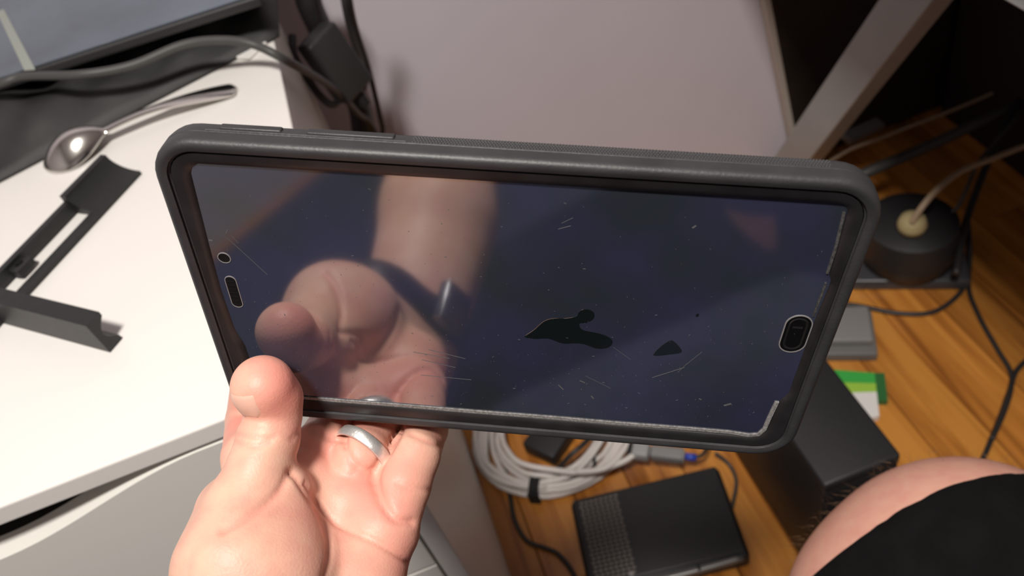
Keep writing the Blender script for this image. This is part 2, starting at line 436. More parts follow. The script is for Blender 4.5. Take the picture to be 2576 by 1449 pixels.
# ------------------------------------------------------------------ desk on the right (its top shades the corner)
dk = empty('trestle_desk', (.6, .60, 0)); tag(dk, 'desk on slanted grey metal trestle legs standing at the right wall', 'desk')
do = Vector(dk.location)
def bar(name, A, B, wv, tv, m, parent, o):
    A = Vector(A)-o; B = Vector(B)-o; d = (B-A); Ln = d.length; d.normalize()
    xa = Vector((1, 0, 0)); ya = d.cross(xa).normalized()
    mx = Matrix([[xa[i], ya[i], d[i], A[i]] for i in range(3)]+[[0, 0, 0, 1]])
    return MB().box((-tv/2, -wv/2, 0), (tv/2, wv/2, Ln), .002).xf(mx).build(name, m, parent)
MB().box((.440-do.x, .06-do.y, .722), (2.05-do.x, 1.055-do.y, .745), .003).build('desktop', BOARD, dk)
MB().box((.452-do.x, .10-do.y, .684), (.490-do.x, 1.00-do.y, .7215), .002).build('apron', GREYMETAL, dk)
bar('leg', (.615, .632, .720), (.615, 1.055, .002), .060, .036, GREYMETAL, dk, do)
bar('leg', (1.75, .632, .720), (1.75, 1.055, .002), .060, .036, GREYMETAL, dk, do)
for xx in (.475, 1.75): bar('post', (xx, .12, .72), (xx, .12, .009), .036, .036, GREYMETAL, dk, do)
# dark board leaning against the wall
bd = empty('leaning_board', (.70, 1.085, 0)); tag(bd, 'dark brown board with a cream edge standing against the lilac wall under the desk', 'board')
bo2 = Vector(bd.location)
T0 = Vector((0.5912, 1.0820, 0.3830)); T1 = Vector((0.6449, 1.0820, 0.0741))
dd = (T1-T0).normalized(); k0 = (T0.z-.72)/dd.z; k1 = (T0.z-.004)/dd.z
TT = T0-dd*k0; TB = T0-dd*k1
V = []; 
for y in (1.080, 1.093):
    for p in ((TT.x, TT.z), (2.05, TT.z), (2.05, TB.z), (TB.x, TB.z)): V.append((p[0]-bo2.x, y-bo2.y, p[1]))
mesh('board_face', V, [(0,1,2,3),(4,7,6,5),(0,4,5,1),(1,5,6,2),(2,6,7,3),(3,7,4,0)], BOARD, bd)
V = []
for y in (1.077, 1.094):
    for p in ((TT.x-.004, TT.z), (TT.x+.006, TT.z), (TB.x+.006, TB.z), (TB.x-.004, TB.z)): V.append((p[0]-bo2.x, y-bo2.y, p[1]))
mesh('edge_strip', V, [(0,1,2,3),(4,7,6,5),(0,4,5,1),(1,5,6,2),(2,6,7,3),(3,7,4,0)], BOARDEDGE, bd)
# items under the desk
stb = empty('storage_box', (1.14, .945, 0)); tag(stb, 'dark maroon storage box standing in the shade under the desk', 'box')
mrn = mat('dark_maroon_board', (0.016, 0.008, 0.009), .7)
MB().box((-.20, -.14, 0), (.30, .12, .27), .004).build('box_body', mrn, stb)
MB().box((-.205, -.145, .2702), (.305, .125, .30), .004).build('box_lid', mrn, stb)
sb = empty('speaker_base', (0, 0, 0)); tag(sb, 'black rounded device with a yellowed plug on top, under the desk', 'device')
bc = Vector((.668, .775, 0)); rz = math.radians(-29); mz = Matrix.Translation(bc) @ Matrix.Rotation(rz, 4, 'Z')
MB().box((-.085, -.055, .0), (.085, .075, .022), .005).xf(mz).build('base_plate', mat('device_base', (0.05, 0.05, 0.055), 0.35), sb, True)
def lathe(P, n=28):
    V = []; F = []
    for (r_, z_) in P:
        for k in range(n): V.append((r_*math.cos(2*PI*k/n), r_*math.sin(2*PI*k/n), z_))
    for i in range(len(P)-1):
        for k in range(n): F.append((i*n+k, i*n+(k+1) % n, (i+1)*n+(k+1) % n, (i+1)*n+k))
    F.append(tuple(range(n))); F.append(tuple((len(P)-1)*n+k for k in range(n)))
    return V, F
m_ = MB(); m_.add(*lathe([(.062, .0222), (.070, .035), (.072, .06), (.066, .095), (.045, .105)])); m_.xf(mz)
autosmooth(m_.build('round_body', BLACKP, sb), 40)
m_ = MB(); m_.add(*lathe([(.008, .0), (.019, .004), (.021, .014), (.017, .026), (.008, .032)], 20)); m_.xf(Matrix.Translation(Vector((0.6490, 0.7516, 0.1060))))
plug = autosmooth(m_.build('plug', YELLOWP), 60); tag(plug, 'round yellowed plug on the black device under the desk', 'plug')
tag(cable('cord', [(0.6398, 0.7419, 0.1350), (0.6529, 0.7420, 0.1600), (0.6851, 0.7538, 0.1700), (0.7424, 0.7772, 0.1600), (0.8121, 0.7946, 0.1400), (0.8814, 0.8117, 0.1200), (0.9708, 0.8264, 0.1000)], .0045, BEIGECORD), 'beige cord rising from the yellowed plug', 'cord')
tag(cable('cord', [(0.6919, 0.8404, 0.0500), (0.7071, 0.7834, 0.0800), (0.7280, 0.7612, 0.1000), (0.7525, 0.7721, 0.1200), (0.7883, 0.8001, 0.1300), (0.8431, 0.8318, 0.1300), (0.9675, 0.8971, 0.1200)], .0030, GREYCORD), 'thin grey cord arching behind the black device', 'cord')
tag(cable('cord', [(0.6793, 0.6813, 0.0600), (0.7412, 0.7473, 0.0800), (0.8251, 0.8182, 0.1000), (0.8965, 0.8707, 0.1200), (0.9877, 0.9280, 0.1400)], .0055, CORD), 'thick black cord hanging under the desk', 'cord')
tag(cable('cord', [(0.5077, 0.7599, 0.0040), (0.5524, 0.7381, 0.0040), (0.5957, 0.6961, 0.0040), (0.6392, 0.6724, 0.0040), (0.6843, 0.6793, 0.0040), (0.7212, 0.7004, 0.0060), (0.7483, 0.7328, 0.0200), (0.7666, 0.7683, 0.0500)], .0036, CORD), 'black cord curving across the floor below the device', 'cord')
tag(cable('cord', [(0.7602, 0.7547, 0.0300), (0.7311, 0.7091, 0.0060), (0.7090, 0.6766, 0.0040), (0.6896, 0.6249, 0.0040), (0.6758, 0.5738, 0.0040), (0.6627, 0.5294, 0.0040), (0.6282, 0.4976, 0.0050), (0.5834, 0.4632, 0.0050), (0.5443, 0.4351, 0.0050), (0.5026, 0.4100, 0.0050)], .0034, CORD), 'black cord running down the floor towards the knee', 'cord')
tag(cable('cord', [(0.7425, 0.5548, 0.0040), (0.6907, 0.5405, 0.0040), (0.6647, 0.5276, 0.0050), (0.6334, 0.4992, 0.0090), (0.6054, 0.4774, 0.0090), (0.5734, 0.4551, 0.0090)], .0036, CORD), 'black cord joining the long floor cord at the right edge', 'cord')
tag(cable('cord', [(0.6145, 0.8966, 0.1000), (0.6740, 0.8826, 0.1200), (0.7671, 0.8857, 0.1200), (0.8798, 0.8947, 0.1200), (0.9833, 0.8989, 0.1200)], .009, mat('dark_conduit', (0.06, 0.058, 0.055), .5)), 'dark cable trunk running along the wall under the desk', 'cord')
m_ = MB().box((-.035, -.012, 0), (.035, .012, .014), .003); ob = m_.build('inline_switch', GREY, None, True)
ob.location = (0.7218, 0.9860, 0.1000); ob.rotation_euler = (0, 0, math.radians(5)); tag(ob, 'small grey inline switch among the cords behind the trestle leg', 'switch')
tag(cable('cord', [(0.6484, 0.9733, 0.0800), (0.6853, 0.9636, 0.1000), (0.7292, 0.9536, 0.1080), (0.7864, 0.9522, 0.1100), (0.8812, 0.9514, 0.1100), (1.0362, 0.9600, 0.1100)], .0032, BEIGECORD), 'beige cord passing the inline switch under the desk', 'cord')
# grey small device and green-white packet on the floor
gd = empty('network_box', (0.4990, 0.6958, 0.0000)); tag(gd, 'small grey plastic box on the floor behind the tablet corner', 'box')
gd.rotation_euler = (0, 0, math.radians(-27))
MB().box((-.075, -.045, .0), (.052, .040, .018), .003).build('lower_shell', GREY, gd, True)
MB().box((-.070, -.030, .0182), (.046, .036, .032), .003).build('upper_shell', mat('grey_plastic_top', (0.24, 0.23, 0.23), .5), gd, True)
gp = empty('packet', (0.4728, 0.5981, 0.0000)); tag(gp, 'green and white paper packet on the floor beside the black box', 'packet')
A, B, C, D = [Vector(p)-Vector(gp.location) for p in ((0.4321, 0.6569, 0.0120), (0.5043, 0.6093, 0.0120), (0.4691, 0.5449, 0.0120), (0.4071, 0.5543, 0.0120))]
def quadslab(name, q, h, m, parent):
    V = [(p.x, p.y, .001) for p in q]+[(p.x, p.y, h) for p in q]
    return mesh(name, V, [(0,3,2,1),(4,5,6,7),(0,1,5,4),(1,2,6,5),(2,3,7,6),(3,0,4,7)], m, parent)
quadslab('white_panel', [A.lerp(D, .45), B.lerp(C, .45), C, D], .012, CARD, gp)
quadslab('green_panel', [A, B, B.lerp(C, .25), A.lerp(D, .25)], .012, mat('green_print', (0.05, 0.42, 0.07), .5), gp)
quadslab('lime_panel', [A.lerp(D, .25), B.lerp(C, .25), B.lerp(C, .45), A.lerp(D, .45)], .012, mat('lime_print', (0.35, 0.60, 0.07), .5), gp)
quadslab('dark_edge', [B+Vector((0, 0, 0)), B+Vector((.012, -.006, 0)), C.lerp(B, .35)+Vector((.012, -.006, 0)), C.lerp(B, .35)], .012, mat('dark_green_print', (0.03, 0.15, 0.04), .5), gp)

# ------------------------------------------------------------------ tall black box
bb = empty('black_box', (.316, .378, 0)); tag(bb, 'tall matte black box standing on the floor between router and packet', 'box')
MB().box((-.044, 0, 0), (.044, .25, .222), .003).build('box_body', BLACKM, bb, True)
MB().box((-.0445, -.001, .2225), (.0445, .251, .240), .004).build('box_lid', mat('matte_black_lid', (0.020, 0.020, 0.021), .45, bump=.1, bscale=600), bb, True)

# ------------------------------------------------------------------ router with grille
rt = empty('router', (.1185, .5075, 0)); tag(rt, 'black router with a vent grille and silver front strip on the wooden floor', 'router')
rt.rotation_euler = (0, 0, math.radians(-9.5))
hx, hy = .104, .066
MB().box((-hx, -hy, .004), (hx, hy, .034), .006).build('router_body', BLACKM, rt, True)
MB().box((-hx+.004, -hy+.004, .0342), (hx-.004, hy-.002, .040), .003).build('top_cover', mat('router_top', (0.022, 0.023, 0.024), .45), rt, True)
V, F = tube([(-hx+.006+k*.0096, -hy-.001-.003*math.sin(PI*k/20), .0355) for k in range(21)], .0045, 8)
mesh('front_strip', V, F, mat('silver_strip', (0.22, 0.22, 0.21), .35, .6), rt, True)
m_ = MB()
for i in range(8):
    for j in range(20):
        x_ = -hx+.012+i*.0068+(j % 2)*.0012; y_ = -hy+.010+j*.0058
        m_.box((x_, y_, .0401), (x_+.0046, y_+.0026, .0412))
g = m_.build('vent_grille', mat('grille_ridge', (0.27, 0.24, 0.21), .5), rt); tag(g, 'rows of small raised vent ridges', kind='stuff')
m_ = MB(); m_.add(*lathe([(.0035, .0402), (.0035, .0408)], 14)); m_.xf(Matrix.Translation((-hx+.058, -hy+.010, 0))); m_.build('indicator', LGREY, rt)
MB().box((.035, -hy-.0055, .018), (.040, -hy+.002, .040), .001).build('strip_clip', BLACKP, rt)
for x_ in (-hx+.014, hx-.014):
    for y_ in (-hy+.014, hy-.014):
        MB().box((x_-.006, y_-.006, 0), (x_+.006, y_+.006, .0042)).build('foot', BLACKP, rt)

# ------------------------------------------------------------------ white cable coil with tie
cc = empty('cable_coil', (.040, .724, 0)); tag(cc, 'coil of white cable held by a black strap on the floor', 'cable')
pts = []; rng = random.Random(5); turns = 9
for k in range(turns*18):
    a = 2*PI*k/18-PI/2; tn = k/18
    rr = .088+.019*math.sin(tn*2.4)+.006*math.sin(5*a+tn)*.4
    tie = math.exp(-((((a+PI/2-(-.55)+PI) % (2*PI))-PI)/.5)**2)
    rr = rr*(1-tie)+(.088+.012*math.sin(tn*2.4))*tie
    pts.append((rr*1.10*math.cos(a), rr*1.04*math.sin(a), .0035+.0045*(tn % 5)+.004*math.sin(3*a+tn)**2))
V, F = tube(catmull(pts, 2), .0042, 8); mesh('cable_loops', V, F, WCABLE, cc, True)
a = -PI/2-.52; c0 = Vector((.088*1.10*math.cos(a), .088*1.04*math.sin(a), .014))
rd = Vector((math.cos(a), math.sin(a), 0)); tg = Vector((-math.sin(a), math.cos(a), 0))
V = []; F = []; n = 20
for s_ in (-.0075, .0075):
    for k in range(n):
        th = 2*PI*k/n; V.append(c0+tg*s_+rd*(math.cos(th)*.0205)+Vector((0, 0, math.sin(th)*.0165)))
for k in range(n): F.append((k, (k+1) % n, n+(k+1) % n, n+k))
st = mesh('strap', V, F, mat('black_velcro', (0.008, 0.008, 0.008), .8), cc, True)
MB().box((-.008, -.0005, -.012), (.008, .0022, .012)).xf(Matrix.Translation(c0+rd*.021) @ Matrix.Rotation(a+PI/2, 4, 'Z')).build('strap_tail', st.data.materials[0], cc)
# two separate free ends of cable near the plug
tag(cable('white_cable', [(.05, .62, .05), (.09, .607, .052), (.125, .622, .055), (.150, .650, .05), (.160, .70, .03), (.15, .75, .006)], .0042, WCABLE), 'white cable end bending up beside the grey connector', 'cable')
tag(cable('white_cable', [(-0.0179, 0.7758, 0.0300), (-0.0288, 0.7342, 0.0350), (-0.0292, 0.7046, 0.0400), (-0.0173, 0.6722, 0.0420), (0.0212, 0.6408, 0.0440), (0.0659, 0.6145, 0.0460), (0.1111, 0.6066, 0.0500), (0.1364, 0.6086, 0.0550)], .0042, WCABLE), 'white cable lying on top of the cable coil', 'cable')
# grey connector with blue end, resting on the router
pg = empty('connector', (0.1680, 0.5960, 0.0410)); tag(pg, 'grey ribbed connector with a blue tip lying on the router', 'connector')
pg.rotation_euler = (0, 0, math.radians(-33))
MB().box((-.040, -.012, .001), (-.016, .012, .019), .004).build('head', LGREY, pg, True)
MB().box((-.046, -.010, .003), (-.041, .010, .017), .001).build('face_plate', BLACKP, pg)
MB().box((-.015, -.009, .002), (.032, .009, .017), .004).build('grip', LGREY, pg, True)
for k in range(9):
    MB().box((-.012+k*.0048, -.0102, .0025), (-.0098+k*.0048, .0102, .0178), .0008).build('rib', GREY, pg)
V, F = tube([(.033, 0, .010), (.040, 0, .009), (.047, .001, .008)], .005, 10); mesh('blue_tip', V, F, BLUE, pg, True)
V, F = tube(catmull([(.046, .001, .008), (.056, .008, .008), (.060, .03, .006), (.055, .06, .000), (.045, .10, -.03), (.03, .15, -.036)], 5), .0026, 8); mesh('lead', V, F, CORD, pg, True)
# small black adapter on the floor behind the coil, more cords
ad = empty('adapter', (0.0464, 0.7185, 0.0000)); tag(ad, 'black plug-in adapter lying on the floor inside the cable coil', 'power adapter')
ad.rotation_euler = (0, 0, math.radians(38))
MB().box((-.045, -.028, 0), (.040, .028, .028), .004).build('adapter_body', BLACKP, ad, True)
MB().box((.040, -.008, .008), (.052, .008, .020), .002).build('cable_neck', GREY, ad, True)
tag(cable('cord', [(0.0227, 0.6497, 0.0200), (0.0489, 0.6497, 0.0450), (0.0736, 0.6561, 0.0500), (0.1010, 0.6755, 0.0400), (0.1509, 0.7154, 0.0100)], .0038, CORD), 'black cord crossing the inside of the cable coil', 'cord')
tag(cable('cord', [(0.0721, 0.6196, 0.0200), (0.0890, 0.6638, 0.0060), (0.1060, 0.6947, 0.0040), (0.1381, 0.7507, 0.0040)], .0026, CORD), 'thin dark cord on the floor behind the coil', 'cord')
tag(cable('cord', [(-0.0432, 0.6978, 0.0040), (-0.0497, 0.6507, 0.0040), (-0.0546, 0.6120, 0.0040), (-0.0482, 0.5765, 0.0040), (-0.0284, 0.5565, 0.0040), (-0.0139, 0.5395, 0.0040), (-0.0051, 0.5084, 0.0040), (-0.0067, 0.4742, 0.0040)], .0034, CORD), 'dark cord on the floor between drawer unit and router', 'cord')
tag(cable('cord', [(0.2410, 0.5823, 0.0200), (0.2532, 0.5661, 0.0040), (0.2499, 0.5402, 0.0040), (0.2326, 0.5152, 0.0040), (0.2170, 0.4966, 0.0040)], .0026, GREYCORD), 'thin grey cord looping beside the router', 'cord')
# ------------------------------------------------------------------ tablet in its rugged case
tb = empty('tablet')
tb.matrix_world = Matrix(((0.8961459, 0.2365742, -0.3754400, 0.0096932), (-0.3859178, -0.0021821, -0.9225306, 0.2016755), (-0.2190661, 0.9716110, 0.0893427, 0.8471176), (0, 0, 0, 1)))
tag(tb, 'tablet in a thick black rubber case with scratched dark screen, held up by the hand', 'tablet')
HW, HH, CR = .1145, .0678, .0155
def rr(ins, n=8):
    a = HW-ins; b = HH-ins; r = max(CR-ins, .003); out = []
    for (cx, cy, t0) in ((a-r, b-r, 0), (-a+r, b-r, PI/2), (-a+r, -b+r, PI), (a-r, -b+r, 3*PI/2)):
        for k in range(n+1):
            t_ = t0+PI/2*k/n; out.append((cx+r*math.cos(t_), cy+r*math.sin(t_)))
    return out
def loft(name, rings, m, cap0=False, cap1=False, sm=True):
    V = []; F = []; n = len(rings[0][0])
    for pts, z_ in rings:
        for p in pts: V.append((p[0], p[1], z_))
    for i in range(len(rings)-1):
        for k in range(n): F.append((i*n+k, i*n+(k+1) % n, (i+1)*n+(k+1) % n, (i+1)*n+k))
    if cap0: F.append(tuple(range(n)))
    if cap1: F.append(tuple((len(rings)-1)*n+k for k in range(n)))
    o = mesh(name, V, F, m, tb)
    return autosmooth(o, 50) if sm else o
mmz = [(6.0, -13.2), (2.2, -12.6), (.5, -11.0), (.0, -8.5), (.0, -6.2), (.25, -6.0), (.25, -5.6), (0, -5.4), (.0, -2.6), (.35, -1.2), (1.1, -.35), (2.0, 0), (3.0, -.10), (4.3, -.55), (4.5, -1.5), (5.0, -1.6)]
loft('case_shell', [(rr(a*.001), z_*.001) for a, z_ in mmz], RUBBER, cap0=True)
def resample(poly, n=240):
    out = []
    P = [np.array(p) for p in poly]
    for k in range(n):
        # evenly distributed along the outer rounded rectangle
        q = OUT[k]; d = q/np.linalg.norm(q); best = None
        for i in range(len(P)):
            a = P[i]; e = P[(i+1) % len(P)]-a
            den = d[0]*e[1]-d[1]*e[0]
            if abs(den) < 1e-12: continue
            s_ = (a[0]*e[1]-a[1]*e[0])/den; u = (a[0]*d[1]-a[1]*d[0])/den
            if s_ > 0 and -1e-9 <= u <= 1+1e-9 and (best is None or s_ < best): best = s_
        out.append(tuple(d*best))
    return out
def walk(poly, n):
    P = [np.array(p) for p in poly]; P.append(P[0])
    L = [0]
    for i in range(len(P)-1): L.append(L[-1]+np.linalg.norm(P[i+1]-P[i]))
    out = []
    for k in range(n):
        s_ = L[-1]*k/n; i = max(j for j in range(len(L)-1) if L[j] <= s_+1e-12)
        out.append(P[i]+(P[i+1]-P[i])*((s_-L[i])/(L[i+1]-L[i]+1e-12)))
    return out
OUT = walk(rr(.0052, 10), 240)
film_mm = [(104.2, 55.8), (102.0, 57.6), (0, 57.8), (-100.5, 57.6), (-102.8, 55.0), (-104.4, 23), (-105.2, 2), (-104.8, -17), (-104.2, -21), (-102.6, -27), (-102.0, -52), (-98.5, -57.3), (0, -57.3), (97.0, -58.4), (101.0, -57.4), (102.9, -53.5), (103.9, -35.5), (106.2, -30.5), (106.2, 9.0), (106.9, 26.4), (105.5, 29.2)]
film = [(a*.001, b*.001) for a, b in film_mm]
FI = resample(film)
FIo = resample([(a*1.006, b*1.008) for a, b in film])
outr = [tuple(q) for q in OUT]
mid = [(.45*a[0]+.55*b[0], .45*a[1]+.55*b[1]) for a, b in zip(outr, FIo)]
loft('bezel_frame', [(outr, -.0016), ([(a[0]*.9985, a[1]*.998) for a in outr], -.0011), (mid, -.0014), (FIo, -.0019), (FI, -.0027)], RUBBER2)
# screen under its protective film
scr = bpy.data.materials.new('screen_film'); scr.use_nodes = True; nt = scr.node_tree; b = nt.nodes['Principled BSDF']
tc = nt.nodes.new('ShaderNodeTexCoord')
nz = nt.nodes.new('ShaderNodeTexNoise'); nz.inputs['Scale'].default_value = 26; nz.inputs['Detail'].default_value = 4; nt.links.new(tc.outputs['Object'], nz.inputs['Vector'])
cr = nt.nodes.new('ShaderNodeValToRGB'); e = cr.color_ramp.elements
e[0].position = .36; e[0].color = (0.026, 0.033, 0.043, 1); e[1].position = .62; e[1].color = (0.032, 0.035, 0.072, 1)
nt.links.new(nz.outputs[0], cr.inputs[0]); nt.links.new(cr.outputs[0], b.inputs['Base Color'])
b.inputs['Roughness'].default_value = 0.07; b.inputs['IOR'].default_value = 3.2
SCR = scr
o = loft('screen', [(FI, -.0026), ([(x_*.6, y_*.6) for x_, y_ in FI], -.0026)], SCR, cap1=True, sm=False)
# second thin layer: raised film lip all round, dusty at the bottom
DUST = mat('dust_line', (0.21, 0.205, 0.20), .9, var=.35, vscale=900)
def strip(name, pts, wv, z_, m):
    V = []; F = []
    for i, p in enumerate(pts):
        a = np.array(pts[max(i-1, 0)]); c = np.array(pts[min(i+1, len(pts)-1)]); t_ = (c-a)/np.linalg.norm(c-a); nn = np.array([-t_[1], t_[0]])
        for s_ in (-.5, .5):
            q = np.array(p)+nn*wv*s_; V.append((q[0], q[1], z_)); 
        for s_ in (.5, -.5):
            q = np.array(p)+nn*wv*s_; V.append((q[0], q[1], z_-.0004))
    n = 4
    for i in range(len(pts)-1):
        for k in range(4): F.append((i*4+k, i*4+(k+1) % 4, (i+1)*4+(k+1) % 4, (i+1)*4+k))
    F.append((0, 1, 2, 3)); F.append(tuple((len(pts)-1)*4+k for k in range(4)))
    return mesh(name, V, F, m, tb)
dpts = [(-.086+.0092*k, -.0567-.00035*math.sin(k)*.3) for k in range(20)]+[(.0965, -.0576), (.1002, -.0567), (.1018, -.0532), (.1022, -.046), (.1030, -.0360)]
o = strip('dust_line', dpts, .0016, -.00215, DUST); o['label'] = 'pale dusty film edge'
dp2 = [(.1034, .0545), (.1046, .040), (.1048, .0295)]
strip('dust_line', dp2, .0008, -.00215, mat('faint_dust', (0.05, 0.048, 0.046), .9, var=.6, vscale=1200))
dp3 = [(.1054, .0255), (.1052, .010)]
strip('dust_line', dp3, .0006, -.00215, bpy.data.materials['faint_dust'])
# camera hole, speaker slot, home button
HOLE = mat('hole_black', (0.003, 0.003, 0.003), .35)
RIM = mat('cut_rim', (0.22, 0.21, 0.21), .5)
def stadium(cx, cy, w_, h_, n=12):
    r = min(w_, h_)/2; out = []
    for k in range(n+1):
        t_ = PI*k/n; out.append((cx+r*math.cos(t_) if h_ >= w_ else cx, cy))
    out = []
    for (sy, t0) in ((1, 0), (-1, PI)):
        for k in range(n+1):
            t_ = t0+PI*k/n; out.append((cx+r*math.cos(t_), cy+sy*(h_/2-r)+r*math.sin(t_)))
    return out
def cutout(name, cx, cy, w_, h_, rim, zr=-.0025):
    a = stadium(cx, cy, w_+2*rim, h_+2*rim); b_ = stadium(cx, cy, w_, h_)
    loft(name+'_rim', [(a, zr-.0001), (a, zr+.00012), (b_, zr+.00012), (b_, zr-.0001)], RIM)
    return loft(name, [(b_, zr), (stadium(cx, cy, w_*.8, h_*.8), zr-.00004)], HOLE, cap1=True)
cutout('camera_hole', -.1003, .0177, .0042, .0042, .00032)
sp_ = cutout('speaker_slot', -.1005, .0012, .0038, .0150, .00030)
for k in range(7):
    V, F = tube([(-.1020+.0, -.0048+k*.0019, -.00246), (-.0990, -.0048+k*.0019, -.00246)], .00022, 6); mesh('speaker_mesh', V, F, mat('mesh_grey', (0.006, 0.006, 0.006), .9, spec=.1) if k == 0 else bpy.data.materials['mesh_grey'], sp_)
hb = cutout('home_button', .1014, .0006, .0086, .0178, .00042)
loft('button_ridge', [(stadium(.1014, .0006, .0066, .0158), -.0025), (stadium(.1014, .0006, .0060, .0150), -.00225), (stadium(.1014, .0006, .0050, .0138), -.0025)], mat('button_black', (0.010, 0.010, 0.010), .25), sm=True).parent = hb
MB().box((.0996, .0034, -.00252), (.1030, .0042, -.0023)).build('button_bar', RUBBER2, hb)  # thin raised bar of black plastic on the home button
# dark bubbles under the film
BUB = mat('film_bubble', (0.0060, 0.0095, 0.0105), .10, ior=2.05)
def blob(pts):
    pts = catmull([(p[0]*.001, p[1]*.001, 0) for p in pts], 5, True)
    a = [(p[0], p[1]) for p in pts]; c = np.mean(np.array(a), axis=0)
    return loft('film_bubble', [(a, -.00262), ([tuple(c+(np.array(p)-c)*.97) for p in a], -.00254)], BUB, cap1=True, sm=False)
blob([(6.2, -11.0), (9.5, -7), (13.0, -2.2), (16.5, -.3), (21.0, .2), (24.6, 1.6), (25.6, 4.2), (27.8, 5.6), (30.6, 4.2), (30.9, 1.0), (28.6, -1.2), (26.0, -2.0), (27.2, -5.0), (31.5, -6.0), (35.5, -7.0), (38.6, -9.8), (37.6, -13.2), (33.5, -14.6), (29.0, -13.0), (25.5, -12.6), (20.5, -13.2), (15.0, -11.2), (9.5, -11.9)])
blob([(53.9, -15.8), (56.2, -10.2), (59.0, -7.2), (61.4, -8.6), (63.9, -12.8), (60.0, -14.6)])
blob([(65.9, 6.0), (66.4, 7.2), (67.1, 6.6), (66.7, 5.4)])
# scratches and dust specks on the film
SCRT = mat('scratch_dust', (0.10, 0.10, 0.105), .7)
m_ = MB(); rng = random.Random(11)
def sliver(x0, y0, x1, y1, w_):
    a = np.array([x0, y0]); c = np.array([x1, y1]); t_ = (c-a)/np.linalg.norm(c-a); nn = np.array([-t_[1], t_[0]])*w_/2
    q = [a-nn, c-nn, c+nn, a+nn]; V = [(p[0]*.001, p[1]*.001, -.00258) for p in q]+[(p[0]*.001, p[1]*.001, -.00250) for p in q]
    m_.add(V, [(4, 5, 6, 7), (0, 1, 5, 4), (1, 2, 6, 5), (2, 3, 7, 6), (3, 0, 4, 7)])
for k in range(330):
    x_ = rng.uniform(-100, 101); y_ = rng.triangular(-55, 52, -48) if rng.random() < .6 else rng.uniform(-55, 52)
    if x_ > 0 and rng.random() < .2: y_ = rng.uniform(-52, -15)
    a = rng.uniform(0, PI); l_ = rng.choice((.15, .2, .25, .3, .45, .9))
    sliver(x_, y_, x_+l_*math.cos(a), y_+l_*math.sin(a), rng.uniform(.07, .16))
for q in [(55, -28, 66, -21, .16), (66, -20, 71, -12, .10), (64, -24, 66.5, -19, .10), (-36, -24, -22, -26, .10), (-33, -28, -20, -31, .09), (-30, -22, -16, -25.5, .12), (-34, -37, -14, -37.5, .07), (-97, 27, -86, 11, .12), (-95, 28, -93.5, 25, .12), (16.5, 40.5, 20.5, 42.2, .16), (17.5, 43, 21, 45.5, .10), (59, 44.5, 60, 45.6, .5), (28, -33, 30, -34, .35), (20, -36.5, 22, -39, .4), (33, -41.5, 34, -43, .5), (84, -41, 86.5, -39.5, .7), (74, -38, 75, -38.6, .4), (-97, 29, -96, 30.8, .25), (-104, 25.5, -102.6, 25.3, .55), (39, -13, 46, -19, .06), (30, -30, 40, -36, .05)]: sliver(*q)
o = m_.build('film_dust', SCRT, tb); tag(o, 'fine pale scratches and dust specks', kind='stuff')
# side buttons and the knurled grip on the upper edge
def sidebar(name, x0, x1, z0, z1, h):
    return MB().box((x0*.001, HH-.0010, z0*.001), (x1*.001, HH+h*.001, z1*.001), .0006).build(name, RUBBER, tb, True)
sidebar('power_button', -92, -72, -10.4, -7.6, .55)
sidebar('volume_button', -64, -36, -10.4, -7.6, .55)
for a, c in ((-96, -32),):
    V, F = tube([(a*.001, HH, -.0066), (c*.001, HH, -.0066)], .00035, 6); mesh('button_seam', V, F, RUBBER, tb)
m_ = MB(); rng = random.Random(4)
x_ = -30.0; k = 0
while x_ < 97:
    for j in range(5):
        zc = -10.8+j*1.0; xo = x_+(.45 if j % 2 else 0)+rng.uniform(-.08, .08)
        y_ = HH-.0009*(max(0, -zc-8.5)/3)**2
        V = [((xo-.42)*.001, y_-.0002, (zc-.40)*.001), ((xo+.42)*.001, y_-.0002, (zc-.40)*.001), ((xo+.42)*.001, y_-.0002, (zc+.40)*.001), ((xo-.42)*.001, y_-.0002, (zc+.40)*.001), (xo*.001, y_+.00042, zc*.001)]
        m_.add(V, [(0, 1, 4), (1, 2, 4), (2, 3, 4), (3, 0, 4)])
    x_ += .95
o = m_.build('grip_knurl', mat('knurl_rubber', (0.045, 0.045, 0.047), .5), tb); tag(o, 'rough knurled grip strip', kind='stuff')
